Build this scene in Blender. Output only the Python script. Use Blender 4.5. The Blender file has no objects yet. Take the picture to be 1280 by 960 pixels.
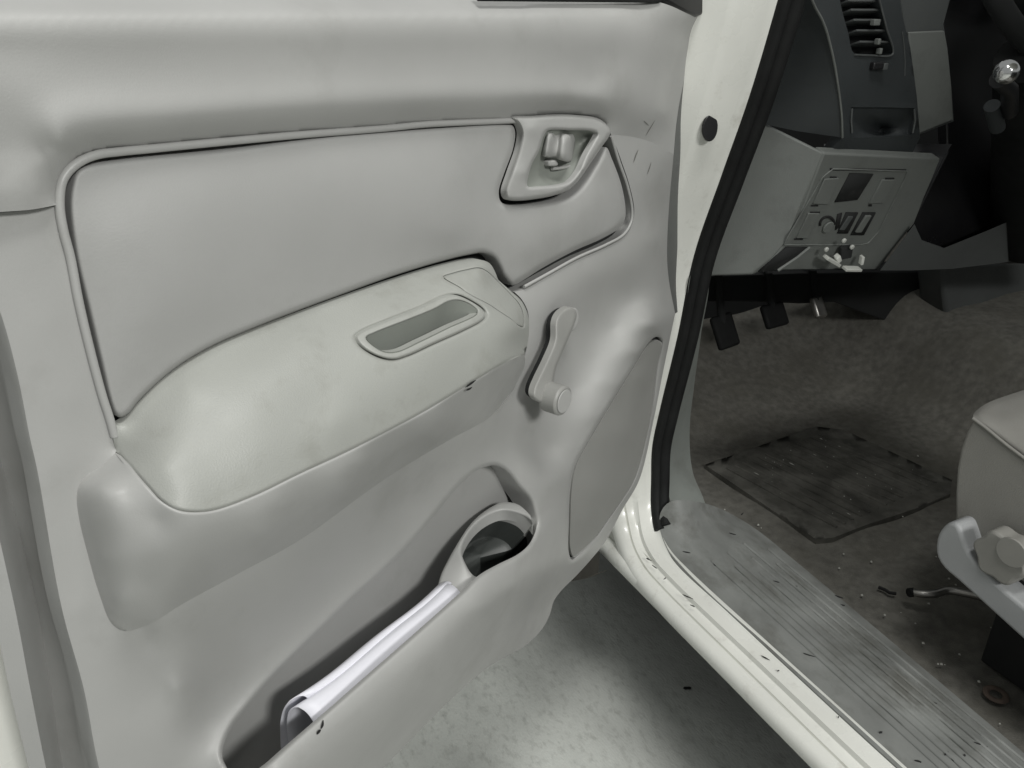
import bpy, bmesh, math, random
import numpy as np
from mathutils import Vector, Matrix
from mathutils.geometry import delaunay_2d_cdt
random.seed(7); rng = np.random.default_rng(7)
scene = bpy.context.scene
COL = scene.collection

# ------------------------------------------------------------------ camera
# world: metres, +Y = forward along the truck, +X = towards its other side, ground at z = 0
H = 1.2
FPX = 1000.0                                   # focal length in pixels of a 1280 px wide picture
PITCH = math.atan(472 / 1000.0)
YAW = math.atan2(560, 472 * math.sin(PITCH) + 1000 * math.cos(PITCH))
hx, hy = math.sin(YAW), math.cos(YAW)
R = np.array([hy, -hx, 0.0])
F = np.array([hx * math.cos(PITCH), hy * math.cos(PITCH), -math.sin(PITCH)])
U = np.cross(R, F)
CAM = np.array([0.0, 0.0, H])
cam = bpy.data.objects.new('camera', bpy.data.cameras.new('camera'))
COL.objects.link(cam)
cam.matrix_world = Matrix(((R[0], U[0], -F[0], 0), (R[1], U[1], -F[1], 0), (R[2], U[2], -F[2], H), (0, 0, 0, 1)))
cam.data.sensor_width = 36.0
cam.data.lens = 36.0 * FPX / 1280.0
cam.data.clip_start = 0.02
cam.data.clip_end = 200
scene.camera = cam

# ------------------------------------------------------------------ light (a workshop at night: ceiling lamps only)
world = bpy.data.worlds.new('World'); scene.world = world; world.use_nodes = True
bg = world.node_tree.nodes['Background']
bg.inputs[0].default_value = (0.97, 1.0, 0.985, 1); bg.inputs[1].default_value = 0.27

def area(name, loc, target, sx, sy, power, col=(1, 0.995, 0.97)):
    d = bpy.data.lights.new(name, 'AREA'); d.shape = 'RECTANGLE'; d.size = sx; d.size_y = sy
    d.energy = power; d.color = col
    o = bpy.data.objects.new(name, d); COL.objects.link(o); o.location = loc
    v = Vector(target) - Vector(loc); o.rotation_euler = v.to_track_quat('-Z', 'Y').to_euler()
    return o
area('ceiling_lamp_rear', (0.70, -2.2, 2.5), (0.4, 0.7, 0.7), 0.9, 0.4, 58)
area('ceiling_lamp_front', (0.30, -0.1, 3.0), (0.3, 0.5, 0.4), 0.9, 0.3, 25)

vs = scene.view_settings
vs.view_transform = 'Standard'; vs.look = 'None'; vs.exposure = 0.0; vs.gamma = 1.0
vs.use_curve_mapping = False
scene.render.engine = 'CYCLES'

# ------------------------------------------------------------------ measuring: sight lines cut with planes of the place
def ray(x, y): return R * (x - 640) - U * (y - 480) + F * FPX
D2 = ray(1480, 8); D2[2] = 0; D2 /= np.linalg.norm(D2)          # along the open door, towards its hinges
N = np.array([D2[1], -D2[0], 0.0])                              # out of the door card, into the cab side
if N @ ray(450, 300) > 0: N = -N
_r = ray(450, 8); DO = CAM + _r / np.linalg.norm(_r) * 0.66     # a point of the door plane at the belt line
Z = np.array([0, 0, 1.0])
def door(x, y, w): r = ray(x, y); return CAM + r * (((DO - CAM) @ N + w) / (r @ N))
def atx(x, y, X): r = ray(x, y); return CAM + r * X / r[0]
def aty(x, y, Y): r = ray(x, y); return CAM + r * Y / r[1]
def atz(x, y, z): r = ray(x, y); return CAM + r * (z - H) / r[2]
def uvw(u, v, w): return DO + D2 * u + Z * v + N * w

# ------------------------------------------------------------------ materials
def mat(name, col, rough=0.5, metal=0.0, spec=0.5, var=0.06, vscale=6.0, bump=0.0, bscale=400.0,
        dirt=None, dirt_amt=0.0, dirt_scale=9.0, rvar=0.08, coat=0.0, emit=None, dirt_lo=0.52, stretch=None):
    m = bpy.data.materials.new(name); m.use_nodes = True
    nt = m.node_tree; b = nt.nodes['Principled BSDF']
    L = nt.links.new
    def node(t, **k):
        n = nt.nodes.new(t)
        for a, v in k.items(): setattr(n, a, v)
        return n
    tc = node('ShaderNodeTexCoord')
    src = tc.outputs['Object']
    if stretch:
        mp = node('ShaderNodeMapping'); mp.inputs['Scale'].default_value = stretch; L(src, mp.inputs[0]); src = mp.outputs[0]
    n1 = node('ShaderNodeTexNoise'); n1.inputs['Scale'].default_value = vscale; n1.inputs['Detail'].default_value = 5
    L(src, n1.inputs['Vector'])
    mr = node('ShaderNodeMapRange'); mr.inputs[1].default_value = 0.3; mr.inputs[2].default_value = 0.7
    mr.inputs[3].default_value = 1 - var; mr.inputs[4].default_value = 1 + var
    L(n1.outputs['Fac'], mr.inputs[0])
    mx = node('ShaderNodeMix', data_type='RGBA', blend_type='MULTIPLY'); mx.inputs[0].default_value = 1
    mx.inputs[6].default_value = (*col, 1); L(mr.outputs[0], mx.inputs[7])
    out = mx.outputs[2]
    if dirt:
        n2 = node('ShaderNodeTexNoise'); n2.inputs['Scale'].default_value = dirt_scale; n2.inputs['Detail'].default_value = 8
        n2.inputs['Roughness'].default_value = 0.65
        L(src, n2.inputs['Vector'])
        m2 = node('ShaderNodeMapRange'); m2.inputs[1].default_value = dirt_lo; m2.inputs[2].default_value = dirt_lo + 0.22
        m2.inputs[4].default_value = dirt_amt; L(n2.outputs['Fac'], m2.inputs[0])
        d = node('ShaderNodeMix', data_type='RGBA'); L(m2.outputs[0], d.inputs[0]); L(out, d.inputs[6])
        d.inputs[7].default_value = (*dirt, 1); out = d.outputs[2]
    L(out, b.inputs['Base Color'])
    b.inputs['Metallic'].default_value = metal
    b.inputs['Specular IOR Level'].default_value = spec
    b.inputs['Coat Weight'].default_value = coat; b.inputs['Coat Roughness'].default_value = 0.12
    n3 = node('ShaderNodeTexNoise'); n3.inputs['Scale'].default_value = vscale * 2.3; n3.inputs['Detail'].default_value = 4
    L(src, n3.inputs['Vector'])
    m3 = node('ShaderNodeMapRange'); m3.inputs[1].default_value = 0.3; m3.inputs[2].default_value = 0.7
    m3.inputs[3].default_value = max(0.02, rough - rvar); m3.inputs[4].default_value = min(1, rough + rvar)
    L(n3.outputs['Fac'], m3.inputs[0]); L(m3.outputs[0], b.inputs['Roughness'])
    if bump:
        n4 = node('ShaderNodeTexNoise'); n4.inputs['Scale'].default_value = bscale; n4.inputs['Detail'].default_value = 3
        L(src, n4.inputs['Vector'])
        bp = node('ShaderNodeBump'); bp.inputs['Strength'].default_value = bump; bp.inputs['Distance'].default_value = 0.001
        L(n4.outputs['Fac'], bp.inputs['Height']); L(bp.outputs[0], b.inputs['Normal'])
    return m

M = {
 'trim':   mat('grey_trim_plastic', (0.395, 0.396, 0.384), 0.44, rvar=.12, var=0.07, vscale=5, bump=0.1, bscale=900, dirt=(0.24, 0.238, 0.22), dirt_amt=0.34, dirt_scale=11, dirt_lo=.54),
 'insert': mat('grey_vinyl', (0.375, 0.376, 0.366), 0.5, var=0.06, vscale=6, bump=0.12, bscale=800, dirt=(0.25, 0.25, 0.235), dirt_amt=0.4, dirt_scale=5, dirt_lo=.46),
 'arm':    mat('armrest_plastic', (0.362, 0.370, 0.345), 0.42, var=0.05, vscale=7, bump=0.25, bscale=900, dirt=(0.20, 0.195, 0.165), dirt_amt=0.36, dirt_scale=24, dirt_lo=0.54),
 'crank':  mat('crank_plastic', (0.30, 0.30, 0.285), 0.42, var=0.06, vscale=20),
 'grille': mat('speaker_cloth', (0.29, 0.29, 0.275), 0.7, var=0.06, vscale=5, bump=0.6, bscale=1400),
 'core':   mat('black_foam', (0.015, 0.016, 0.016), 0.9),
 'rim':    mat('grey_rubber', (0.13, 0.135, 0.13), 0.6),
 'white':  mat('white_body_paint', (0.80, 0.805, 0.755), 0.3, coat=0.4, var=0.04, vscale=12, dirt=(0.36, 0.34, 0.29), dirt_amt=0.5, dirt_scale=26, dirt_lo=0.58),
 'rubber': mat('black_rubber', (0.010, 0.0105, 0.0105), 0.7, spec=0.25, var=0.3, vscale=20),
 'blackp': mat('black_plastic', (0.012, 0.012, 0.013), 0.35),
 'bowl':   mat('bowl_plastic', (0.25, 0.265, 0.24), 0.5, var=0.06, vscale=10),
 'cup':    mat('shaded_cup_plastic', (0.05, 0.055, 0.052), 0.45),  # dark mostly from the shade inside the cup, put into the colour
 'paper':  mat('white_paper', (0.80, 0.80, 0.86), 0.5, var=0.03, vscale=10),
 'scuff':  mat('scuff_plate_plastic', (0.205, 0.212, 0.202), 0.6, var=0.2, vscale=12, dirt=(0.095, 0.095, 0.083), dirt_amt=0.8, dirt_scale=11, dirt_lo=.48, bump=0.4, bscale=200, stretch=(1.6, 0.9, 1.6)),
 'kick':   mat('kick_panel_plastic', (0.20, 0.215, 0.20), 0.6, var=0.1, vscale=8, dirt=(0.10, 0.10, 0.09), dirt_amt=0.5, dirt_scale=12),
 'carpet': mat('dirty_carpet', (0.16, 0.155, 0.138), 0.95, spec=0.1, var=0.22, vscale=60, bump=1.0, bscale=450, dirt=(0.125, 0.12, 0.102), dirt_amt=0.7, dirt_scale=9, dirt_lo=.46),
 'mat':    mat('black_floor_mat', (0.09, 0.088, 0.078), 0.8, spec=.2, var=0.4, vscale=18, bump=0.5, bscale=250, dirt=(0.20, 0.195, 0.175), dirt_amt=0.75, dirt_scale=12, dirt_lo=.48),
 'debris': mat('pale_debris', (0.5, 0.5, 0.46), 0.9),
 'seat':   mat('seat_fabric', (0.27, 0.265, 0.245), 0.85, spec=0.2, var=0.08, vscale=10, bump=0.8, bscale=900, dirt=(0.2, 0.19, 0.17), dirt_amt=0.3),
 'seatp':  mat('seat_valance_plastic', (0.36, 0.37, 0.375), 0.45, var=0.06, vscale=10, bump=0.3, bscale=600),
 'knob':   mat('knob_plastic', (0.27, 0.265, 0.245), 0.5, var=0.06, vscale=20),
 'dashd':  mat('dark_dash_plastic', (0.035, 0.040, 0.042), 0.55, var=0.12, vscale=8, bump=0.3, bscale=700),
 'dashm':  mat('mid_dash_plastic', (0.085, 0.091, 0.090), 0.55, var=0.1, vscale=8, bump=0.3, bscale=700),
 'dashl':  mat('light_dash_plastic', (0.165, 0.175, 0.165), 0.55, var=0.07, vscale=8, bump=0.3, bscale=700, dirt=(0.07, 0.07, 0.065), dirt_amt=0.4, dirt_scale=16),
 'chrome': mat('chrome', (0.75, 0.75, 0.75), 0.15, metal=1.0, var=0.02, rvar=0.03),
 'steel':  mat('dull_steel', (0.35, 0.34, 0.32), 0.4, metal=0.9, var=0.2, vscale=30),
 'rust':   mat('rusty_steel', (0.10, 0.075, 0.06), 0.8, var=0.3, vscale=60),
 'mud':    mat('muddy_liner', (0.10, 0.092, 0.078), 0.85, var=0.3, vscale=15),
 'mark':   mat('black_scuff', (0.012, 0.012, 0.012), 0.8),
 'grime':  mat('grey_scuff', (0.17, 0.17, 0.155), 0.7),
 'spot':   mat('bright_bit', (0.6, 0.61, 0.57), 0.5),
}
def concrete():
    m = mat('concrete', (0.56, 0.575, 0.54), 0.7, spec=0.3, var=0.24, vscale=4, dirt=(0.27, 0.275, 0.25), dirt_amt=0.5, dirt_scale=55, dirt_lo=0.50, bump=1.0, bscale=190, stretch=(1.3, 0.65, 1))
    return m
M['concrete'] = concrete()

# ------------------------------------------------------------------ mesh helpers
ORIG = {}
def link(name, me, material, parent=None):
    o = bpy.data.objects.new(name, me); COL.objects.link(o)
    me.materials.append(M[material] if isinstance(material, str) else material)
    if parent is not None: o.parent = parent
    return o
def origin(parent):
    if parent is None: return np.zeros(3)
    p = np.array(parent.location, float)
    return p + origin(parent.parent) if parent.parent else p
def raw(name, verts, faces, material, parent=None, smooth=True, sharp=None, loc=None):
    V = np.asarray(verts, float)
    o0 = origin(parent)
    if parent is None:
        base = np.array([(V[:, 0].min() + V[:, 0].max()) / 2, (V[:, 1].min() + V[:, 1].max()) / 2, V[:, 2].min()]); o0 = base
    me = bpy.data.meshes.new(name)
    me.from_pydata((V - o0).tolist(), [], [tuple(int(i) for i in f) for f in faces])
    bm = bmesh.new(); bm.from_mesh(me)
    bmesh.ops.recalc_face_normals(bm, faces=bm.faces)
    if sharp is not None:
        for e in bm.edges:
            if len(e.link_faces) == 2 and e.calc_face_angle(0) > math.radians(sharp): e.smooth = False
    bm.to_mesh(me); bm.free()
    if smooth: me.polygons.foreach_set('use_smooth', [True] * len(me.polygons))
    o = link(name, me, material, parent)
    if parent is None: o.location = o0
    return o
def thing(name, loc, label, cat, group=None):
    o = bpy.data.objects.new(name, None); COL.objects.link(o); o.location = loc; o.empty_display_size = 0.05
    o['label'] = label; o['category'] = cat
    if group: o['group'] = group
    return o
def tag(o, label, cat, group=None):
    o['label'] = label; o['category'] = cat
    if group: o['group'] = group
    return o

def dense(pts, step=4.0, closed=False, smooth=True):
    """Catmull-Rom through 3-component points (x, y, depth), resampled about every `step` units of x,y"""
    P = np.asarray(pts, float); n = len(P); out = []
    last = n if closed else n - 1
    for i in range(last):
        p1, p2 = P[i], P[(i + 1) % n]
        p0 = P[(i - 1) % n] if (closed or i > 0) else 2 * p1 - p2
        p3 = P[(i + 2) % n] if (closed or i + 2 < n) else 2 * p2 - p1
        d = np.linalg.norm((p2 - p1)[:2]); k = max(1, int(math.ceil(d / step)))
        if smooth:                                   # centripetal tangents, so uneven spacing does not overshoot
            d01 = max(np.linalg.norm((p1 - p0)[:2]), 1e-6) ** .5; d12 = max(d, 1e-6) ** .5; d23 = max(np.linalg.norm((p3 - p2)[:2]), 1e-6) ** .5
            m1 = (p2 - p1) + d12 * ((p1 - p0) / d01 - (p2 - p0) / (d01 + d12))
            m2 = (p2 - p1) + d12 * ((p3 - p2) / d23 - (p3 - p1) / (d12 + d23))
        else: m1 = m2 = p2 - p1
        for j in range(k):
            t = j / k
            out.append((2*t**3-3*t**2+1)*p1 + (t**3-2*t**2+t)*m1 + (-2*t**3+3*t**2)*p2 + (t**3-t**2)*m2)
    if not closed: out.append(P[-1])
    return np.array(out)
def inside(pts, poly):
    x, y = pts[:, 0], pts[:, 1]; r = np.zeros(len(pts), bool); n = len(poly)
    for i in range(n):
        x1, y1 = poly[i][:2]; x2, y2 = poly[i - 1][:2]
        c = ((y1 > y) != (y2 > y))
        with np.errstate(divide='ignore', invalid='ignore'):
            r ^= c & (x < (x2 - x1) * (y - y1) / (y2 - y1 + 1e-30) + x1)
    return r
def dist(pts, line, closed=True):
    A = np.asarray(line)[:, :2]; B = np.roll(A, -1, axis=0)
    if not closed: A = A[:-1]; B = B[:-1]
    d = np.full(len(pts), 1e9)
    for a, b in zip(A, B):
        ab = b - a; l = ab @ ab + 1e-12
        t = np.clip(((pts - a) @ ab) / l, 0, 1)
        d = np.minimum(d, np.linalg.norm(pts - a - t[:, None] * ab, axis=1))
    return d
def tps(C, lam=1e-3):
    C = np.asarray(C, float)
    key = np.round(C[:, :2], 1); _, idx = np.unique(key, axis=0, return_index=True); C = C[idx]
    S = 300.0; X = C[:, :2] / S; n = len(X)
    def phi(r2): return np.where(r2 > 1e-12, 0.5 * r2 * np.log(np.maximum(r2, 1e-12)), 0)
    K = phi(((X[:, None] - X[None]) ** 2).sum(-1)) + lam * np.eye(n)
    Pm = np.c_[np.ones(n), X]
    A = np.block([[K, Pm], [Pm.T, np.zeros((3, 3))]])
    sol = np.linalg.solve(A, np.r_[C[:, 2], np.zeros(3)])
    def f(pts):
        Y = np.atleast_2d(np.asarray(pts, float))[:, :2] / S
        out = np.empty(len(Y))
        for s in range(0, len(Y), 4000):
            y = Y[s:s + 4000]
            out[s:s + 4000] = phi(((y[:, None] - X[None]) ** 2).sum(-1)) @ sol[:n] + np.c_[np.ones(len(y)), y] @ sol[n:]
        return out
    return f
def sheet(name, outer, material, parent, holes=(), ctrl=(), pos=door, grid=5.0, roll=(), skirt=0.012, skirt_dir=None, lam=1e-4, hole_skirt=True, sub=3, wf=None, lip_down=None):
    """a curved panel: outline and holes given as dense (x, y, depth) loops, its face a smooth surface through them and the control points"""
    loops = [np.asarray(outer)] + [np.asarray(h) for h in holes]
    if wf is None:
        C = np.concatenate([l[::sub] for l in loops] + ([np.asarray(ctrl, float)] if len(ctrl) else []))
        wf = tps(C, lam)
    x0, y0 = loops[0][:, 0].min(), loops[0][:, 1].min(); x1, y1 = loops[0][:, 0].max(), loops[0][:, 1].max()
    gx, gy = np.meshgrid(np.arange(x0, x1, grid), np.arange(y0, y1, grid * .866))
    gx = gx + (np.arange(gx.shape[0]) % 2)[:, None] * grid / 2
    G = np.c_[gx.ravel(), gy.ravel()]
    k = inside(G, loops[0])
    for h in loops[1:]: k &= ~inside(G, h)
    G = G[k]
    for l in loops: G = G[dist(G, l) > grid * 0.45]
    # rows parallel to the rolled edges so that the rounding is smooth
    for (line, closed, width, depth) in roll:
        G = G[dist(G, line, closed) > width * 1.25]
    X = []
    for (line, closed, width, depth) in roll:
        q = np.asarray(line)[:, :2]
        tg = (np.roll(q, -1, 0) - np.roll(q, 1, 0)) if closed else np.gradient(q, axis=0)
        nn = np.c_[-tg[:, 1], tg[:, 0]]; nn /= np.linalg.norm(nn, axis=1)[:, None] + 1e-9
        for f in (.25, .5, .75, 1.05):
            for sg in (1, -1):
                c = q + nn * sg * width * f; ok = inside(c, loops[0])
                for h in loops[1:]: ok &= ~inside(c, h)
                c = c[ok]
                if len(c):
                    c = c[dist(c, line, closed) > width * f * .93]
                    for l in loops:
                        if len(c): c = c[dist(c, l) > min(width * f, grid) * .35]
                    if len(c): X.append(c)
    if X: G = np.concatenate([G] + X)
    B = np.concatenate([l[:, :2] for l in loops]); nb = len(B)
    A = np.concatenate([B, G]); W = np.concatenate([np.concatenate([l[:, 2] for l in loops]), wf(G) if len(G) else np.zeros(0)])
    for (line, closed, width, depth) in roll:
        d = dist(A, line, closed); W = W - depth * np.clip(1 - d / width, 0, 1) ** 2
    E = []; s = 0
    for l in loops:
        n = len(l); E += [(s + i, s + (i + 1) % n) for i in range(n)]; s += n
    vo, eo, fo, ov, oe, of = delaunay_2d_cdt([Vector(a) for a in A], E, [], 0, 1e-5)
    vo = np.array([tuple(v) for v in vo]); fo = np.array([f for f in fo if len(f) == 3])
    src = np.array([o[0] if o else -1 for o in ov])
    cen = vo[fo].mean(axis=1); k = inside(cen, loops[0])
    for h in loops[1:]: k &= ~inside(cen, h)
    fo = fo[k]
    Wv = np.where(src >= 0, W[np.maximum(src, 0)], 0)
    if (src < 0).any(): Wv[src < 0] = wf(vo[src < 0])
    V = [pos(a[0], a[1], w) for a, w in zip(vo, Wv)]
    faces = [tuple(f) for f in fo]
    inv = {}
    for i, s_ in enumerate(ov):
        for q in s_: inv[q] = i
    if skirt:
        sd = (-N if skirt_dir is None else np.asarray(skirt_dir)) * skirt
        s = 0
        for li, l in enumerate(loops):
            n = len(l); ids = [inv.get(s + i, s + i) for i in range(n)]; s += n
            if li and not hole_skirt: continue
            b0 = len(V)
            for q, i in enumerate(ids):
                if li and lip_down is not None and li - 1 == lip_down:
                    t = np.clip((l[q][2] - .030) / .015, 0, 1); V.append(V[i] - N * .038 * (1 - t) - Z * .035 * t)
                else: V.append(V[i] + sd)
            for i in range(n):
                j = (i + 1) % n
                if ids[i] != ids[j]: faces.append((ids[i], ids[j], b0 + j, b0 + i))
    used = sorted(set(i for f in faces for i in f)); re = {u: i for i, u in enumerate(used)}
    V = [V[u] for u in used]; faces = [tuple(re[i] for i in f) for f in faces]
    o = raw(name, V, faces, material, parent, sharp=50)
    fix_normals(o)
    return o, wf
def fix_normals(o):
    me = o.data; bm = bmesh.new(); bm.from_mesh(me)
    c = Vector(CAM) - Vector(origin(o.parent) if o.parent else o.location)
    s = sum((1 if f.normal.dot(c - f.calc_center_median()) > 0 else -1) * f.calc_area() for f in bm.faces)
    if s < 0: bmesh.ops.reverse_faces(bm, faces=bm.faces)
    bm.to_mesh(me); bm.free()
def tube(name, path, r, material, parent, sides=10, closed=False, flat=1.0, up=None, caps=True, rfun=None):
    P = np.asarray(path, float); n = len(P); V = []; Fc = []
    T = np.zeros_like(P)
    for i in range(n):
        a = P[(i - 1) % n] if (closed or i > 0) else P[i]; b = P[(i + 1) % n] if (closed or i < n - 1) else P[i]
        T[i] = (b - a) / (np.linalg.norm(b - a) + 1e-12)
    ref = N if up is None else np.asarray(up, float)
    for i in range(n):
        a = np.cross(T[i], ref); a /= np.linalg.norm(a) + 1e-12; b = np.cross(a, T[i])
        rr = r if rfun is None else r * rfun(i / max(1, n - 1))
        for k in range(sides):
            t = 2 * math.pi * k / sides; V.append(P[i] + a * rr * math.cos(t) + b * rr * flat * math.sin(t))
    for i in range(n if closed else n - 1):
        j = (i + 1) % n
        for k in range(sides): Fc.append((i*sides+k, i*sides+(k+1) % sides, j*sides+(k+1) % sides, j*sides+k))
    if caps and not closed: Fc += [tuple(range(sides)), tuple(range((n-1)*sides, n*sides))]
    return raw(name, V, Fc, material, parent, sharp=60)
def loft(name, rows, material, parent, smooth=True, sharp=40, thick=0.0):
    rows = [np.asarray(r) for r in rows]; n = len(rows[0]); V = np.concatenate(rows); Fc = []
    for i in range(len(rows) - 1):
        for k in range(n - 1): Fc.append((i*n+k, i*n+k+1, (i+1)*n+k+1, (i+1)*n+k))
    o = raw(name, V, Fc, material, parent, smooth, sharp); fix_normals(o)
    if thick:
        md = o.modifiers.new('thickness', 'SOLIDIFY'); md.thickness = thick; md.offset = -1
    return o
def box(name, c, ax, half, material, parent, bevel=0.002):
    """a bevelled block: centre, three axes, half sizes"""
    ax = [np.asarray(a, float) / np.linalg.norm(a) for a in ax]; c = np.asarray(c, float)
    V = [c + sum(ax[i] * half[i] * s[i] for i in range(3)) for s in [(-1,-1,-1),(1,-1,-1),(1,1,-1),(-1,1,-1),(-1,-1,1),(1,-1,1),(1,1,1),(-1,1,1)]]
    o = raw(name, V, [(0,3,2,1),(4,5,6,7),(0,1,5,4),(1,2,6,5),(2,3,7,6),(3,0,4,7)], material, parent, smooth=True, sharp=80)
    if bevel:
        md = o.modifiers.new('bevel', 'BEVEL'); md.width = bevel; md.segments = 2; md.limit_method = 'ANGLE'
    return o
def plate(name, pts, nrm, thick, material, parent, bevel=0.0015):
    """flat outline of 3-D points, thickened against nrm"""
    P = np.asarray(pts, float); n = len(P); nrm = np.asarray(nrm, float) / np.linalg.norm(nrm)
    V = np.concatenate([P, P - nrm * thick]); Fc = [tuple(range(n)), tuple(range(2*n-1, n-1, -1))]
    Fc += [(i, (i+1) % n, n+(i+1) % n, n+i) for i in range(n)]
    o = raw(name, V, Fc, material, parent, smooth=True, sharp=45)
    if bevel:
        md = o.modifiers.new('bevel', 'BEVEL'); md.width = bevel; md.segments = 2; md.limit_method = 'ANGLE'; md.angle_limit = math.radians(40)
    return o
def disc(name, c, axis, r, h, material, parent, seg=24, bevel=0.001, sx=1.0, upv=(0, 0, 1), lobes=0, lobe=0.0):
    axis = np.asarray(axis, float) / np.linalg.norm(axis); a = np.cross(axis, upv); a /= np.linalg.norm(a); b = np.cross(axis, a)
    pts = []
    for k in range(seg):
        t = 2 * math.pi * k / seg; q = r * (1 + lobe * math.cos(lobes * t)); pts.append(c + axis * h + a * q * sx * math.cos(t) + b * q * math.sin(t))
    return plate(name, pts, axis, h, material, parent, bevel)
def W(pts, w): return [(x, y, w) for x, y in pts]
def cat(e, per=12):
    e = np.asarray(e, float); t = np.arange(len(e)); o = []
    for i in range(len(e) - 1):
        p0 = e[max(i-1, 0)]; p1 = e[i]; p2 = e[i+1]; p3 = e[min(i+2, len(e)-1)]
        for k in range(per):
            u = k / per; o.append(.5 * (2*p1 + (p2-p0)*u + (2*p0-5*p1+4*p2-p3)*u*u + (3*p1-p0-3*p2+p3)*u**3))
    return np.array(o + [e[-1]])
def LN(pts, w): return [tuple(p) for p in dense(W(pts, w), 22)]

# ================================================================== GROUND
gv = [(-6, -6, 0), (8, -6, 0), (8, 10, 0), (-6, 10, 0)]
g = raw('ground', gv, [(0, 1, 2, 3)], 'concrete', None, smooth=False); g['kind'] = 'structure'

# ================================================================== TRUCK BODY
truck = thing('pickup_truck', (0.75, 0.3, 0.0), 'white pickup truck with its front door swung open, grey door trim and dark cab', 'truck')
# the door aperture: front pillar, corner, sill, one swept pressing
path = [(.775,.775,1.40),(.775,.790,1.30),(.775,.811,1.207),(.775,.840,1.095),(.775,.877,.986),(.775,.918,.861),(.775,.938,.725),(.775,.966,.580),
        (.775,.978,.500),(.774,.972,.440),(.766,.955,.392),(.752,.920,.364),(.742,.875,.354),(.738,.820,.352),(.738,.60,.35),(.738,.2,.35),(.738,-.25,.35),(.738,-.7,.35)]
PP = dense([(p[1]*1000, p[2]*1000, p[0]*1000) for p in path], 8.0) / 1000.0
PP = PP[:, [2, 0, 1]]
TT = np.gradient(PP, axis=0); TT[:, 0] = 0; TT /= np.linalg.norm(TT, axis=1)[:, None]
ON = np.c_[np.zeros(len(PP)), -TT[:, 2], TT[:, 1]]            # outward from the opening: forward on the pillar, down at the sill
prof_sill = [(-.006, -.004), (0, 0), (.001, .015), (.002, .0285), (.010, .0300), (.0115, .034), (.012, .0455), (.0175, .0470), (.0125, .0490), (.015, .061), (.020, .0675), (.032, .070), (.046, .062), (.08, .035)]
prof_pil = [(-.006, -.004), (0, 0), (.001, .018), (.003, .035), (.006, .045), (.009, .055), (.013, .065), (.015, .068), (.018, .071), (.026, .085), (.036, .098), (.052, .11), (.075, .12), (.11, .13)]
rows = []
for i, p in enumerate(PP):
    t = np.clip((0.50 - p[2]) / 0.14, 0, 1); t = t * t * (3 - 2 * t)
    rows.append([p + ON[i] * (a0 * (1 - t) + a1 * t) + np.array([-(b0 * (1 - t) + b1 * t), 0, 0]) for (a0, b0), (a1, b1) in zip(prof_pil, prof_sill)])
body = loft('body_shell', rows, 'white', truck, sharp=55)
ext = [[np.array([.7395 - b, y, .3490 - a]) for a, b in prof_sill[3:]] for y in np.linspace(.80, 1.16, 8)]
loft('sill_front_end', ext, 'white', body, sharp=55)
# weatherstrip: two ridges of rubber along pillar
sp = [i for i in range(len(PP)) if PP[i, 2] > 0.362]
seal = PP[sp]; sealn = ON[sp]
tube('weatherstrip', seal - sealn * 0.003 + np.array([0.005, 0, 0]), 0.0100, 'rubber', body, up=(1, 0, 0))
tube('weatherstrip', seal - sealn * 0.011 + np.array([0.0155, 0, 0]), 0.0105, 'rubber', body, up=(1, 0, 0))
# blanking plug in the pillar
pc = aty(886, 160, 0.8585)
disc('blanking_plug', pc, (-.1, -1, .1), 0.017, 0.004, 'blackp', body, sx=0.68)
# cab shell that shades the inside
roof = plate('roof', [(.80, .55, 1.72), (2.2, .55, 1.72), (2.2, -.75, 1.72), (.80, -.75, 1.72)], (0, 0, 1), 0.03, 'white', body)
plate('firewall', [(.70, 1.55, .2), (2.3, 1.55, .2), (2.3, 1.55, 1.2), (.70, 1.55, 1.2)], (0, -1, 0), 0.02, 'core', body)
plate('side_wall', [(2.3, -.75, .2), (2.3, 1.75, .2), (2.3, 1.75, 1.2), (2.3, -.75, 1.2)], (-1, 0, 0), 0.02, 'dashm', body)
plate('rear_wall', [(.80, -.75, .2), (2.3, -.75, .2), (2.3, -.75, 1.2), (.80, -.75, 1.2)], (0, 1, 0), 0.02, 'dashm', body)
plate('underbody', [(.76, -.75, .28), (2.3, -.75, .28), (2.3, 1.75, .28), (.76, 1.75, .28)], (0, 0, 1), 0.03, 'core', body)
plate('fender', [(.64, 1.08, .95), (.64, 1.75, .95), (.64, 1.75, .30), (.64, 1.08, .30)], (-1, 0, 0), 0.02, 'white', body)
# mudguard lip seen between door bottom and sill
cg = [(690,728,.62),(705,714,.62),(728,705,.62),(746,703,.62)]
ca = [atx(x, y, .66) for x, y, _ in [(676,716,0),(700,700,0),(725,690,0),(750,690,0)]]; cb = [atx(x, y, .645) for x, y, _ in [(690,728,0),(710,727,0),(730,724,0),(748,716,0)]]
loft('mudguard_lip', [ca, cb, [p + np.array([.03, .01, -.01]) for p in cb]], 'mud', body)
# carpet: floor, toe board, tunnel
xs = np.linspace(.80, 2.25, 110); ys = np.linspace(-.7, 1.56, 150); V = []; Fc = []
for y in ys:
    for x in xs:
        z = .292 + .20 * max(0, (y - 1.20) / .42) ** 1.3 + .22 * (1 / (1 + math.exp(-(x - 1.72) / .035)))
        z += .012 * math.exp(-((x - .80) / .05) ** 2) + .004 * math.sin(9 * x + 3 * y) * math.sin(7 * y - 2 * x) + .0025 * math.sin(31 * x) * math.sin(27 * y + 1)
        V.append((x, y, z))
nx = len(xs)
for j in range(len(ys) - 1):
    for i in range(nx - 1): Fc.append((j*nx+i, j*nx+i+1, (j+1)*nx+i+1, (j+1)*nx+i))
raw('carpet', V, Fc, 'carpet', truck)
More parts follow.
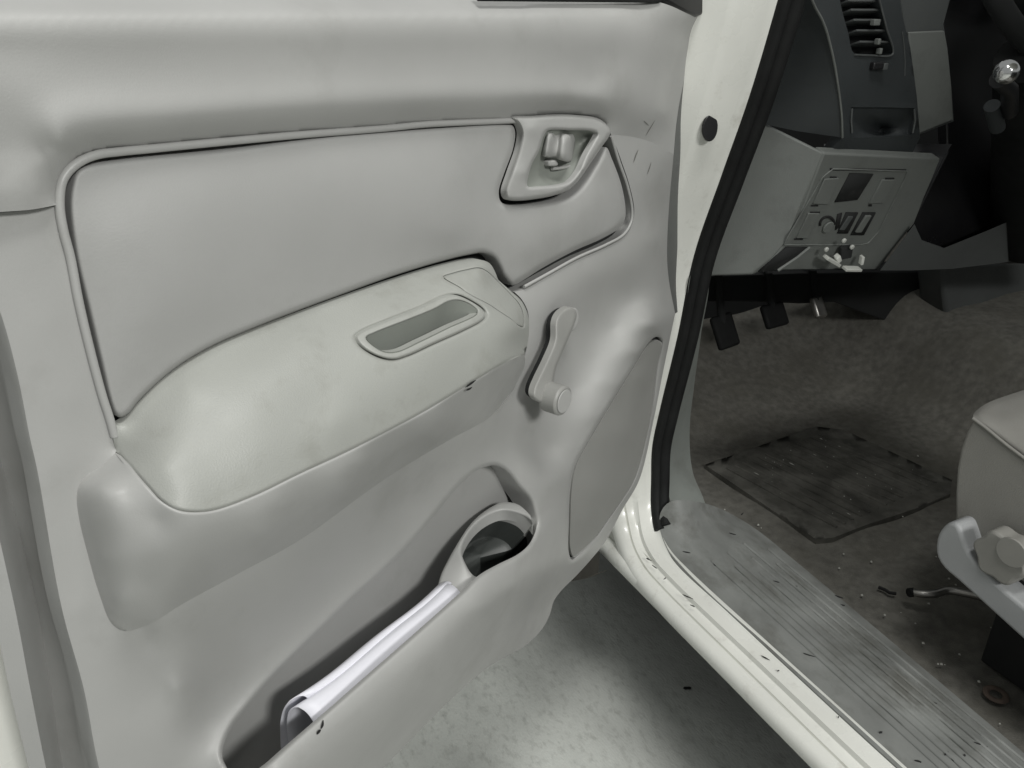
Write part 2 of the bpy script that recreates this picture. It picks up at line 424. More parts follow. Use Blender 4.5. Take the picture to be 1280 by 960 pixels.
# kick panel at the foot of the pillar
kl = dense([(866,340,.925),(884,345,.97),(876,420,1.0),(868,480,1.02),(862,540,1.03),(866,590,1.0),(880,625,.95),(885,650,.92),(856,662,.90),(846,650,.925),(834,610,.965),(830,575,.975),(836,530,.975),(847,470,.962),(857,420,.945)], 5, True)
sheet('kick_panel', kl, 'kick', truck, pos=aty, skirt=0)
# scuff plate on the sill
def zp(x, y, z): return atz(x, y, z)
sl = dense([(1290,1112,.348),(1120,958,.352),(985,834,.352),(905,760,.352),(850,709,.354),(834,686,.358),(825,660,.372),(826,640,.395),(838,627,.415),(864,626,.41),(896,634,.365),(940,658,.345),(1000,706,.338),(1085,777,.334),(1180,857,.332),(1290,950,.330),(1400,1045,.33)], 6, True)
sc, scw = sheet('scuff_plate', sl, 'scuff', truck, pos=zp, skirt=.012, skirt_dir=(0, 0, -1),
    ctrl=[(900,700,.362),(1000,780,.362),(1100,870,.362),(1200,960,.362),(920,680,.365),(1020,750,.362),(1120,835,.362),(1230,930,.362),(960,780,.36)])
for i in range(9):
    f = .30 + .64 * i / 8
    a = np.array([857 + 80 * f, 707 - 46 * f]); b = np.array([1150 + 145 * f, 985 - 30 * f])
    a = a + (b - a) * (.03 + .05 * ((i * 5) % 3))
    line = [a + (b - a) * t for t in np.linspace(0, 1.25, 40)]
    zz = scw(line)
    tube('rib', [atz(p[0], p[1], z + .0004) for p, z in zip(line, zz)], .0025, 'scuff', sc, sides=6, up=(0, 0, 1))

def chip(x, y, z, l, wd, ang, parent, m='mark'):
    c = atz(x, y, z); d = np.array([math.cos(ang), math.sin(ang), 0]); e = np.array([-d[1], d[0], 0]); V = []
    n = 9
    for k in range(n):
        t = 2 * math.pi * k / n; q = rng.uniform(.4, .9); V.append(c + d * l * q * math.cos(t) + e * wd * q * math.sin(t))
    plate('paint_chip', V, (0, 0, 1), .0008, m, parent, 0)
for x, y, l, wd, a in [(811,699,.007,.0018,1.9),(818,708,.009,.0012,-1.4),(831,723,.005,.0014,.3),(858,745,.014,.0016,-1.1),(866,757,.006,.0014,-1.1),(957,822,.009,.0013,-1.2),(973,838,.003,.001,0),(1048,896,.003,.0012,.5)]:
    chip(x, y, .3518, l, wd, a, body)
for x, y, l, wd, a in [(928,642,.006,.002,.4),(915,667,.008,.002,-.9),(971,727,.008,.0015,-1.0),(993,732,.007,.0018,-.9),(1046,745,.016,.002,-.95),(1053,756,.008,.0016,-.95),(1183,941,.006,.0025,.3),(1191,948,.005,.003,1.2),(1205,944,.004,.002,0),(1147,951,.006,.0018,-.8),(1101,915,.004,.002,0),(893,705,.006,.0025,1.2),(858,690,.008,.0018,-.8),(1165,877,.012,.0012,-.95),(1225,930,.010,.0014,-.95),(1010,818,.012,.0012,-.95)]:
    chip(x, y, float(scw([(x, y)])[0]) + .0012, l, wd, a, sc)

# ================================================================== DOOR
sh = [uvw(u, v, -.056) for u, v in [(-.41, .0), (.52, .0), (.54, -.3), (.5, -.42), (.40, -.55), (.25, -.66), (-.41, -.66)]]
doorT = plate('door', sh, N, .09, 'white', truck, .01)
doorT['label'] = 'open door with grey trim, armrest, window crank and map pocket'
# curves shared by neighbouring panels (x, y, height over the door plane)
pipeA = W([(634,149),(532,153),(480,158),(375,165),(281,173),(187,182),(150,185),(120,189),(97,198),(82,211),(74,228),(71,256)], .012)
pipeB = W([(71,257),(75,285),(84,322),(94,375),(109,439),(124,495),(139,540),(146,563)], .012)
creaseR = W([(764,168),(790,171),(815,178),(842,193)], .012)
bezel = [(640,147),(665,145),(700,143),(725,144),(745,147),(757,154),(763,164),(761,171),(752,184),(739,203),(722,227),(708,239),(690,245),(675,248),(645,251),(634,249),(631,240),(638,216),(648,187),(651,166),(647,155)]
armLeft = [(146,564,.014),(139,571,.014),(127,582,.013),(109,594,.012),(99,606,.012),(96,622,.012),(99,649,.012),(109,690,.012),(124,742,.013),(140,780,.015),(156,789,.018),(175,785,.021)]
crease = [(195,776,.030),(225,757,.036),(300,716,.042),(375,675,.044),(475,603,.044),(524,572,.043),(569,546,.041),(610,523,.036),(634,499,.030)]
armFront = [(645,480,.024),(653,458,.022),(658,440,.02),(661,412,.018),(660,390,.017),(652,374,.015),(643,365,.012)]
insBR = W([(655,362),(684,346),(722,325),(758,309),(781,295),(791,278),(793,262),(787,232),(776,199),(766,172)], .012)
edgeA = [(-45,266,.012),(-25,330,.012),(2,395,.012),(22,469,.012),(37,545,.012),(49,600,.012),(75,750,.012),(105,862,.012),(124,960,.012),(165,1110,.012)]
edgeB = [(-110,266,-.045),(-85,330,-.045),(-55,395,-.045),(-28,469,-.045),(-8,545,-.045),(8,600,-.045),(45,750,-.045),(64,862,-.045),(79,960,-.045),(110,1110,-.045)]
edgeC = [(-190,266,-.018),(-160,330,-.018),(-120,395,-.018),(-90,469,-.018),(-65,545,-.018),(-45,600,-.018),(-12,750,-.018),(12,862,-.018),(36,960,-.018),(70,1110,-.018)]
# belt pad
L1 = np.concatenate([dense([(-70,-6,.003),(200,-6,.003),(450,-6,.003),(700,-5,.004),(800,-2,.012),(835,6,.0215),(862,18,.020),(880,24,.014)], 6)[:-1],
    dense([(880,24,.012),(876,32,.006),(866,60,.003),(855,101,.002),(846,150,.004),(842,193,.012)], 5)[:-1],
    dense(creaseR[::-1], 4)[:-1], dense(W([(764,168),(757,153),(745,146),(725,143),(700,142),(665,144),(640,147)], .012), 4)[:-1],
    dense([(640,147,.012)] + pipeA, 4)[:-1], dense([(71,256,.014),(62,258,.017),(40,262,.019),(0,265,.0195),(-70,270,.0195)], 5)[:-1],
    dense(W([(-70,270),(-70,130)], .019), 8)])
pad, padw = sheet('belt_pad', L1, 'trim', doorT, grid=5, skirt=.06, ctrl=
    LN([(755,130),(700,122),(640,123),(580,125),(500,129),(420,134),(350,139),(270,146),(200,153),(140,159),(98,166),(75,175)], .0262) + LN([(60,184),(51,203),(46,235)], .0205) +
    LN([(-60,60),(100,60),(300,60),(500,60),(650,60),(760,70)], .0276) + LN([(-60,108),(200,117),(400,105),(600,100),(740,104)], .0270) +
    LN([(-60,25),(100,25),(300,25),(500,25),(650,25),(770,27)], .0278) + LN([(-60,18),(100,18),(300,18),(500,18),(650,18),(770,21)], .0262) + LN([(-60,11),(100,11),(300,11),(500,11),(650,12)], .0205) + LN([(-60,3),(100,3),(300,3),(500,3),(650,4)], .0120) + [(820,34,.023),(815,90,.021),(828,140,.015),(800,145,.020),(848,60,.013)] + LN([(-50,180),(-50,240)], .0220) + LN([(0,190),(0,240)], .0215), lam=6e-5)
# insert
L2 = dense(W([(105,207),(150,199),(281,186),(420,168),(532,160),(632,154),(641,157),(644,166),(641,187),(630.5,216),(623.5,239),(626,252),(638,256.5),(677,254.5),(710.5,246),(727,232),(745,205),(757.5,184),(765,199),(777,232),(782,262),(781,274),(774,285),(753,298),(717,314),(678,335),(648,354),(641,357),(629,345),(624,334),(616,322),(603,316.5),(586,318.5),(549,327.5),(493,344.5),(437,364.5),(375,387.5),(319,409.5),(270,430.5),(231,452.5),(201,475.5),(174,501.5),(161,517),(151,522),(143,518),(138,507),(124,450),(109,386),(94,322),(86,255),(89,229),(94,215)], .014), 4, True)
sheet('door_insert', L2, 'insert', doorT, grid=4.5, skirt=.02, roll=[(L2, True, 7, .0045)],
    ctrl=W([(300,300),(450,280),(250,250),(550,230),(400,230),(250,380),(180,400),(150,300),(560,290)], .0195) + W([(700,290),(730,260),(660,310),(750,240)], .017))
# backing behind the gaps
bl = dense(W([(60,180),(400,150),(700,135),(775,160),(800,265),(785,300),(690,350),(650,380),(600,420),(300,560),(180,600),(130,560),(100,420)], -.004), 8, True)
sheet('trim_backing', bl, 'core', doorT, grid=12, skirt=0)
# piping round the insert
pp = dense(W([(648,150.5),(532,155.5),(480,160.5),(375,168.5),(281,177),(187,186),(150,189.5),(121,193.5),(100,202),(85,214.5),(77,229),(74.5,256),(78.5,285),(88,322),(98,375),(113,439),(128,495),(137,523),(143,545)], .0135), 4)
tube('insert_piping', [door(*p) for p in pp], .0026, 'trim', doorT, sides=12)
pp = dense(W([(764,170),(773,200),(784,232),(790,262),(788.5,278),(779.5,293),(757,306),(721,322),(683,343),(655,358.5)], .0125), 4)
tube('insert_piping', [door(*p) for p in pp], .0018, 'trim', doorT, sides=10)
# door card
spk = dense([(828,424,.012),(820,421,.016),(811,428,.02),(790,461,.026),(760,510,.029),(731,559,.031),(718,585,.032),(713,611,.033),(711,656,.032),(711,690,.026),(715,700,.022),(726,692,.02),(745,673,.016),(760,652,.014),(781,622,.011),(795,598,.008),(814,525,.006),(822,461,.007),(827,438,.009)], 4, True)
pocket = dense([(280,930,.028),(290,908,.025),(309,884,.024),(336,852,.024),(368,819,.024),(401,787,.024),(439,750,.024),(477,716,.024),(512,681,.024),(540,648,.024),(552,633,.024),(567,615,.024),(583,598,.024),(598,587,.024),(615,582,.024),(627,585,.025),(637,593,.027),(648,608,.03),(662,625,.034),(668,642,.038),(671,654,.042),(668,668,.048),(660,682,.054),(647,693,.06),(623,705,.066),(603,716,.07),(590,726,.072),(580,736,.073),(512,797,.075),(456,846,.075),(400,895,.075),(350,938,.075),(328,957,.073),(308,969,.060),(293,970,.046),(283,958,.038),(278,944,.032)], 4, True)
L3 = np.concatenate([dense(W([(-45,266),(0,265.5),(40,262.5),(71,257)], .012), 5)[:-1], dense(pipeB, 4)[:-1], dense(armLeft + crease + armFront, 4)[:-1],
    dense([(643,365,.012)] + insBR, 4)[:-1], dense([(766,172,.012)] + creaseR, 4)[:-1],
    dense([(842,193,.012),(836,262,.004),(834,326,.002),(837,356,.001),(844,392,.001)], 5)[:-1],
    dense([(844,392,.001),(837,425,.001),(828,469,.001),(817,525,.001),(799,600,.001),(778,637,.002),(758,675,.003),(739,699,.004),(720,720,.005),(701,739,.006),(692,752,.007),(687,769,.009),(677,787,.014),(655,808,.022),(625,825,.032),(610,834,.034),(561,877,.036),(479,960,.036),(400,1040,.036),(330,1110,.036)], 5)[:-1],
    dense([(330,1110,.036),(250,1112,.02),(165,1110,.012)], 8)[:-1], cat(edgeA)[::-1]])
card, cardw = sheet('door_card', L3, 'trim', doorT, holes=[pocket, spk], grid=4.5, skirt=.02, lam=1e-4, sub=3, lip_down=0,
    roll=[(pocket, True, 7, .004), (spk, True, 5, .003)],
    ctrl=W([(300,780),(450,680),(380,740),(220,860),(500,630),(250,800)], .024) + W([(150,860),(170,950),(200,1050)], .014) + LN([(188,805),(208,880),(226,960),(250,1060)], .0185) + LN([(262,860),(258,905)], .015) +
    W([(60,400),(90,500),(75,580),(100,760),(40,300),(120,830)], .013) +
    W([(560,590),(600,560),(640,530)], .026) + W([(690,560),(680,520),(660,560)], .022) + W([(700,370),(740,340),(790,330),(815,300),(800,230)], .013) +
    W([(790,380),(765,415),(740,450),(716,490)], .007) + W([(830,385)], .008) + W([(815,405),(795,440),(768,480),(742,520),(716,560)], .030) + W([(698,600),(694,650),(690,690)], .037) + W([(822,350)], .006) +
    W([(600,762),(556,796),(512,830),(456,882),(400,937),(350,985)], .083) + W([(640,735)], .070) + W([(672,712)], .050) +
    LN([(565,836),(500,895),(430,965)], .068) + W([(620,795)], .050) + W([(665,765)], .026) + W([(705,715)], .018))
# rear edge of the card, flange and painted shell
loft('trim_edge', [[door(*p) for p in cat(e)] for e in (edgeA, [(a[0]*.9+b[0]*.1, a[1]*.9+b[1]*.1, .008) for a, b in zip(edgeA, edgeB)], [(a[0]*.6+b[0]*.4, a[1]*.6+b[1]*.4, -.022) for a, b in zip(edgeA, edgeB)], edgeB)], 'trim', doorT, sharp=60)
loft('trim_flange', [[door(*p) for p in cat(e)] for e in (edgeB, [((a[0]+b[0])/2, (a[1]+b[1])/2, -.010) for a, b in zip(edgeB, edgeC)], edgeC)], 'trim', doorT, sharp=60)
# dark rubber edge on the hinge side
ea = dense([(881,24,.010),(876,32,.006),(866,60,.003),(855,101,.002),(846,150,.004),(842,193,.010),(836,262,.004),(834,326,.002),(837,356,.001),(844,392,.001)], 6)
eb = dense([(888,22,-.02),(883,32,-.02),(877,60,-.02),(869,101,-.02),(862,150,-.02),(857,193,-.02),(850,262,-.02),(846,326,-.02),(845,356,-.02),(847,390,-.02)], 6)
k = min(len(ea), len(eb)); ia = np.linspace(0, len(ea)-1, k).astype(int); ib = np.linspace(0, len(eb)-1, k).astype(int)
loft('edge_rubber', [[door(*p) for p in ea[ia]], [door(*p) for p in eb[ib]]], 'rim', doorT)
# mirror corner cover
plate('mirror_corner_cover', [door(x, y, .022) for x, y in [(826,-2),(845,9),(862,18),(872,21),(880,18),(884,8),(886,-30),(800,-30)]], N, .02, 'blackp', doorT, .003)
plate('window_glass_rubber', [door(x, y, .022) for x, y in [(600,1.5),(720,2.5),(826,3.5),(830,-6),(600,-6)]], N, .004, 'rubber', doorT, .001)
# speaker grille
gc = spk[:, :2].mean(0); sg = np.c_[gc + (spk[:, :2] - gc) * .965, spk[:, 2] - .003]
sheet('grille_backing', np.c_[spk[:, :2], spk[:, 2] - .012], 'core', doorT, grid=9, skirt=0)
sheet('speaker_grille', sg, 'grille', doorT, grid=5, skirt=.006, ctrl=[(770,540,.027),(745,610,.030),(800,470,.020),(735,650,.026)])
tube('grille_rim', [door(p[0], p[1], p[2] - .0035) for p in sg], .0016, 'trim', doorT, sides=8, closed=True)
# ---- inner handle
bz = dense(W(bezel, .020), 3, True)
rec = dense(W([(684,164),(715,163),(740,164),(746,167),(741,178),(733,192),(722,215),(711,227),(697,231),(675,233),(660,233),(659,228),(665,205),(673,190),(679,172)], .021), 2.5, True)
hb, _ = sheet('handle_bezel', bz, 'trim', doorT, holes=[rec], grid=3, skirt=.005, roll=[(bz, True, 5, .005), (rec, True, 4, .003)], ctrl=[(664,160,.023),(655,215,.023),(730,210,.022),(700,240,.021),(750,160,.021)])
sheet('handle_recess', np.c_[rec[:, :2], np.full(len(rec), .016)], 'bowl', doorT, grid=3, skirt=0, ctrl=[(705,190,.0),(700,212,.001),(690,225,.006),(725,180,-.002),(735,170,.004),(680,200,.006)], sub=4)
lv = [dense([(674,193,.002),(677,194,.014),(681,196,.021),(686,197,.021),(690,197,.015),(695,198,.015),(700,200,.021),(707,202,.022),(712,202,.014),(716,201,.0)], 1.0), dense([(680,165,.002),(683,165,.014),(686,166,.021),(690,166,.021),(694,167,.015),(699,167,.015),(704,167,.021),(710,168,.022),(716,168,.014),(720,168,.0)], 1.0)]
k = min(map(len, lv)); lv = [l[np.linspace(0, len(l)-1, k).astype(int)] for l in lv]
rws = []
for t in np.linspace(0, 1, 9):
    e = .004 * (abs(2*t-1)) ** 4
    rws.append([door(a[0]*(1-t)+b[0]*t, a[1]*(1-t)+b[1]*t, a[2]*(1-t)+b[2]*t - e) for a, b in zip(*lv)])
loft('handle_lever', rws, 'trim', doorT, thick=.003)
plate('lever_tab', [door(x, y, .012) for x, y in [(686,201),(696,200),(699,205),(697,208),(687,208)]], N, .012, 'trim', doorT, .002)
rr = dense(W([(690,211),(700,210),(712,207.5),(722,204)], .004), 3)
tube('recess_ridge', [door(*p) for p in rr], .0018, 'trim', doorT, sides=8)
# ---- armrest
back = [(146,563,.014),(141,545,.014),(139,530,.014),(152,532,.015),(163,526,.016),(179,508,.017),(205,483,.018),(235,460,.018),(273,438,.018),(321,417,.018),(377,395,.018),(439,372,.018),(496,352,.018),(550,335,.018),(588,326,.018),(602,325,.018),(612,329,.018),(618,338,.019),(623,350,.021)]
fend = [(640,365,.026),(651,375,.030),(658,388,.034),(661,400,.037),(661,418,.040),(659,432,.044)]
seam = [(656,443,.05),(645,447,.07),(625,457,.083),(587,480,.089),(531,514,.09),(475,544,.09),(431,566,.09),(375,592,.09),(319,619,.088),(270,637,.084),(244,640,.082),(221,637,.078),(202,626,.070),(184,607,.060),(165,585,.042),(152,570,.022)]
cupo = [(443,421),(451,414),(486,399),(524,384),(557,369),(572,368),(589,375),(605,386),(609,393),(604,400),(580,413),(542,430),(509,445),(490,450),(471,446),(452,435),(445,427)]
L4 = np.concatenate([dense(back, 4)[:-1], dense([back[-1]] + fend + [seam[0]], 4)[:-1], dense(seam + [back[0]], 4)])[:-1]
armctrl = [(161,549,.022),(187,520,.026),(232,481,.031),(319,440,.033),(375,415,.035),(480,377,.037),(550,352,.037),(600,338,.034),
    (210,535,.044),(260,510,.051),(340,470,.055),(420,440,.058),(250,560,.066),(320,525,.071),(400,500,.074),
    (205,585,.064),(260,590,.076),(320,575,.082),(420,525,.085),(520,478,.086),(590,445,.084),(630,425,.076),(645,410,.066),(620,385,.058),(625,370,.046)]
armw = tps(np.concatenate([L4[::3], np.array(armctrl)]), 2e-3)
ci0 = dense(W([(458,422),(467,417),(505,402),(542,387),(561,377),(573,375.5),(588,381),(597,389),(595,393),(561,409),(524,427),(497,439),(482,439.5),(468,432.5)], 0), 4, True)
ci0[:, :2] = ci0[:, :2].mean(0) + (ci0[:, :2] - ci0[:, :2].mean(0)) * 1.08
cl = dense(W(cupo, 0), 3, True); cl[:, 2] = armw(cl)
sw = dense(W([(553,346),(572,338),(598,334),(609,338),(624,351),(640,366.5),(651,378),(657,391),(658,402),(646,406),(640,400),(623,389),(600,376.5),(581,364)], 0), 3, True)
sw = dense(W([(553.5,346),(566,341),(582,337),(599,334.5),(609,339),(623,352),(639,368),(650,381),(655,395),(655,409),(648,407),(641,400.5),(625,389.5),(612,381),(590,369.5),(573,358.5)], 0), 3, True); sw[:, 2] = armw(sw)
arm, _ = sheet('armrest_top', L4, 'arm', doorT, holes=[cl, sw], ctrl=armctrl, grid=4.5, skirt=.01, wf=armw,
    roll=[(dense(seam, 4), False, 4, .0016), (cl, True, 4, .0022), (sw, True, 2.5, .0012)])
bk = cl.copy(); bk[:, 2] = armw(bk) - .010
sheet('cup_gap_backing', bk, 'core', doorT, holes=[np.c_[ci0[:, :2], armw(ci0) - .010]], grid=5, skirt=0, sub=2)
bk = sw.copy(); bk[:, 2] = armw(bk) - .009
sheet('switch_gap_backing', bk, 'core', doorT, grid=6, skirt=0, sub=2)
swi = np.array([c for c in sw]); cen = swi[:, :2].mean(0); swi2 = swi.copy(); swi2[:, :2] = cen + (swi[:, :2] - cen) * .975
sheet('switch_blank', swi2, 'arm', doorT, grid=4, skirt=.006, wf=armw, roll=[(swi2, True, 2.5, .0008)])
L5 = np.concatenate([dense(seam[::-1], 4)[:-1], dense([seam[0], (656,456,.036),(648,474,.030),(636,496,.026)], 4)[:-1], dense([(636,496,.026)] + crease[::-1][1:] + armLeft[::-1], 4)[:-1]])
sheet('armrest_body', L5, 'trim', doorT, grid=4.5, skirt=.01, lam=5e-4, roll=[(dense(seam, 4), False, 4, .0014)],
    ctrl=[(128,612,.040),(140,612,.046),(122,650,.036),(135,700,.038),(150,750,.036),(160,620,.054),(170,680,.058),(180,730,.048),(200,690,.066),(195,650,.066),(250,690,.072),(220,725,.056),
    (350,632,.086),(330,670,.074),(450,580,.086),(430,615,.074),(550,522,.084),(540,546,.070),(615,480,.074),(605,505,.060),(640,470,.050)])
# pull cup
ci = dense(W([(458,422),(467,417),(505,402),(542,387),(561,377),(573,375.5),(588,381),(597,389),(595,393),(561,409),(524,427),(497,439),(482,439.5),(468,432.5)], 0), 3, True); ci[:, 2] = armw(ci) + .001
co = cl.copy(); cen = co[:, :2].mean(0); co[:, :2] = cen + (co[:, :2] - cen) * .972; co[:, 2] = armw(co) + .0008
pc_, _ = sheet('pull_cup_rim', co, 'arm', doorT, holes=[ci], grid=3, skirt=.006, roll=[(co, True, 3, .0015), (ci, True, 3, .002)], sub=2)
r0 = np.array([door(*p) for p in ci]); r0 = np.concatenate([r0, r0[:1]]); c0 = r0.mean(0); rws = [r0]
for f, dz, dn in ((.98, .008, .002), (.96, .022, .004), (.93, .044, .007), (.80, .054, .008), (.0, .056, .008)):
    rws.append(c0 + (r0 - c0) * f - Z * dz - N * dn)
loft('pull_cup_bowl', rws, 'bowl', doorT)
# ---- window crank
def crank_w(y): return .054 - .024 * np.clip((497 - y) / 110.0, 0, 1)
ao = [(694,404),(697,395),(703,388),(711,384),(718,386),(721,393),(718,405),(712,420),(703,441),(695,461),(692,478),(689,497),(681,503),(673,502),(667,496),(667,487),(672,474),(684,449),(693,426)]
al = dense([(x, y, crank_w(y)) for x, y in ao], 3, True)
sheet('crank_arm', al, 'crank', doorT, grid=3, skirt=.006, roll=[(al, True, 3.5, .002)])
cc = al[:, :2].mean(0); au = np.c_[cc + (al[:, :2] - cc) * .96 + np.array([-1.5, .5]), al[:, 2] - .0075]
sheet('crank_shade_plate', au, 'core', doorT, grid=4, skirt=.010)  # thin black plate, paints the shade under the crank arm
kb = door(691, 497, .056)
disc('crank_knob', kb - N * .008, N, .0165, .022, 'crank', doorT, seg=28, bevel=.0025)
disc('crank_knob_cap', kb + N * .0142, N, .0130, .0012, 'trim', doorT, seg=24, bevel=.0005)
disc('crank_boss', door(707, 398, .014), N, .014, .010, 'trim', doorT, seg=24, bevel=.002)
# ---- map pocket inside
lip = [p for p in pocket if p[2] > .045]
wall = dense([(268,952,-.006),(274,925,-.002),(286,900,-.002),(306,876,-.002),(334,845,-.002),(400,780,-.002),(476,708,-.002),(538,641,-.002),(580,592,-.002),(615,574,-.002),(644,590,-.002),(670,620,-.002),(690,660,-.002),(690,720,-.012),(640,780,-.014),(560,850,-.016),(470,940,-.018),(380,1030,-.018),(300,1060,-.018),(262,1010,-.008)], 6, True)
sheet('pocket_wall', wall, 'trim', doorT, grid=7, skirt=0, ctrl=W([(350,870),(450,780),(540,690),(600,640)], -.006))
fl = [door(*p) for p in dense([(262,1010,.0),(300,1060,-.01),(380,1030,-.01),(470,940,-.01),(560,850,-.008),(640,780,-.004),(690,720,.0)], 8)]
fr = dense([(282,972,.040),(300,1000,.064),(380,930,.068),(470,850,.068),(560,772,.067),(640,712,.054),(676,672,.036)], 8)
k = len(fl); fr = [door(*fr[i]) for i in np.linspace(0, len(fr)-1, k).astype(int)]
loft('pocket_liner', [fl, fr], 'trim', doorT)
# ---- cup holder in the front of the pocket (a level shelf with a round hole)
zc = DO[2] - .508
sh_o = dense([(548,742,zc-.022),(550,722,zc-.016),(558,704,zc-.010),(574,676,zc-.002),(590,653,zc),(609,637,zc),(628,628,zc),(646,630,zc),(656,637,zc),(667,650,zc),(674,664,zc-.010),(669,688,zc-.020),(650,703,zc-.022),(628,715,zc-.023),(606,727,zc-.022),(588,736,zc-.021),(570,747,zc-.022)], 3, True)
sh_i = dense([(581,703,zc-.006),(577,688,zc-.004),(584,670,zc-.001),(601,651,zc),(625,639.5,zc),(643,641,zc),(659,649,zc-.002),(668,664,zc-.008),(663,683,zc-.016),(645,696,zc-.018),(622,708,zc-.018),(595,721,zc-.015)], 3, True)
def shelf(x, y, z):
    p = atz(x, y, z)
    if not inside(np.array([[x, y]]), pocket)[0] or dist(np.array([[x, y]]), lipline, False)[0] < 5:
        lim = float(cardw([(x, y)])[0]) - .012
        if (p - DO) @ N > lim: p = door(x, y, lim)
    return p
lipline = np.array([q for q in pocket if q[2] > .036])
cs, _ = sheet('cup_holder', sh_o, 'trim', doorT, holes=[sh_i], pos=shelf, grid=3, skirt=.012, skirt_dir=(0, 0, -1), roll=[(sh_o, True, 3, .0015), (sh_i, True, 4, .003)], sub=2)
r0 = np.array([shelf(p[0], p[1], p[2] - .003) for p in sh_i]); r0 = np.concatenate([r0, r0[:1]]); c0 = r0.mean(0); c0[2] = 0
def shr(f, dz):
    q = r0.copy(); m = r0.mean(0); q[:, :2] = m[:2] + (q[:, :2] - m[:2]) * f; q[:, 2] -= dz; q -= N * dz * .55; return q
loft('cup_wall', [shr(1, 0), shr(.985, .006), shr(.97, .018)], 'trim', doorT)
loft('cup_well', [shr(.965, .016), shr(.93, .032), shr(.90, .042), shr(.76, .044), shr(.0, .044)], 'cup', doorT)  # lower wall and bottom in the colour darkened for shade
# ---- wear marks
def mark(pts, wfun, material, wd=1.2):
    p = dense(W(pts, 0), 2); w = wfun(p) + .0007; a = []; b = []
    for i in range(len(p)):
        t = p[min(i+1, len(p)-1)] - p[max(i-1, 0)]; nn = np.array([-t[1], t[0]]) / (np.linalg.norm(t[:2]) + 1e-9) * wd * .5 * math.sin(math.pi * (i + .6) / (len(p) + .2))
        a.append(door(p[i, 0] + nn[0], p[i, 1] + nn[1], w[i])); b.append(door(p[i, 0] - nn[0], p[i, 1] - nn[1], w[i]))
    loft('scuff_mark', [a, b], material, doorT)
mark([(583,484),(588,480),(595,475)], armw, 'mark', 2.6); mark([(583,488),(587,486),(590,484)], lambda p: armw(p) + .001, 'mark', 2.6)
mark([(805,151),(811,157)][::-1], padw, 'grime', 1.2); mark([(807,170),(813,160),(819,150)], padw, 'grime', 1.0)
mark([(792,203),(795,194),(798,187)], cardw, 'grime', 1.2); mark([(809,218),(812,210),(814,203)], cardw, 'grime', 1.0)
mark([(401,911),(403,907),(404,900)], cardw, 'mark', 3.0); mark([(396,918),(399,914),(401,912)], cardw, 'mark', 3.5)

# ================================================================== PAPERS in the pocket
def folded(name, near, far, label):
    a = dense(near, 3); b = dense(far, 3); k = 22
    a = a[np.linspace(0, len(a)-1, k).round().astype(int)]; b = b[np.linspace(0, len(b)-1, k).round().astype(int)]
    A = np.array([door(*p) for p in a]); B = np.array([door(*p) for p in b]); rows = []
    for t in np.linspace(0, 1, 16):
        rows.append(A * (1-t) + B * t + N * .0015 * math.sin(t * 9) - Z * .004 * math.sin(math.pi * t))
    o = loft(name, rows, 'paper', None, thick=.0008)
    return tag(o, label, 'paper')
folded('folded_paper', [(352,950,.018),(351,920,.022),(351,902,.026),(356,885,.032),(366,874,.038),(379,870,.043),(386,874,.046)], [(534,758,.018),(537,750,.022),(540,742,.026),(545,734,.032),(552,729,.038),(560,727,.043),(564,729,.046)], 'white folded sheet at the back of the papers in the map pocket')
folded('rolled_paper', [(366,950,.030),(361,925,.031),(359,903,.034),(362,889,.040),(371,884,.047),(382,890,.055),(390,900,.062),(395,912,.065),(400,930,.064)], [(556,752,.030),(553,744,.031),(552,738,.034),(555,732,.040),(561,730,.047),(568,734,.055),(575,741,.062),(579,749,.065),(582,760,.064)], 'white curled sheet lying along the front lip of the map pocket')

# ================================================================== DASHBOARD
K = dense([(1012,-30,.84),(1015,0,.84),(1030,30,.84),(1041,70,.84),(1048,110,.842),(1052,145,.845),(1053,172,.85)], 6)
vent = dense([(1049,-30,.845),(1050,0,.845),(1060,40,.846),(1068,67,.848),(1090,68,.85),(1115,68,.852),(1108,35,.852),(1099,0,.85),(1092,-30,.85)], 4, True)
comp = dense([(1064,134,.853),(1100,134,.855),(1143,135,.858),(1145,150,.858),(1140,168,.86),(1110,172,.86),(1066,172,.857),(1062,150,.855)], 4, True, smooth=False)
fo = np.concatenate([K[:-1], dense([(1053,172,.85),(1040,190,.862),(1090,194,.866),(1140,192,.87),(1150,172,.87),(1146,120,.865),(1138,60,.86),(1128,20,.857),(1120,-30,.855)], 5, smooth=False)[:-1], dense([(1120,-30,.855),(1060,-30,.846),(1012,-30,.84)], 8)])[:-1]
dash, _ = sheet('dashboard', fo, 'dashd', truck, holes=[vent, comp], pos=aty, grid=5, skirt=.02, skirt_dir=(0, 1, 0), roll=[])
# end panel facing the door
far = dense([(955,-30,.95),(957,0,.95),(948,60,.95),(940,100,.95),(932,135,.95),(930,150,.95)], 6)
kk = 24; Ka = K[np.linspace(0, len(K)-1, kk).round().astype(int)]; Fa = far[np.linspace(0, len(far)-1, kk).round().astype(int)]
Kp = np.array([aty(*p) for p in Ka]); Fp = np.array([aty(p[0], p[1], p[2]) for p in Fa])
loft('dash_end_panel', [Kp, Kp*.6+Fp*.4 + np.array([-.012, 0, 0]), Fp], 'dashd', dash)
tube('trim_edge', Kp + np.array([-.001, -.001, 0]), .0016, 'dashl', dash, sides=6)  # paler bead paints the highlight along the dash corner
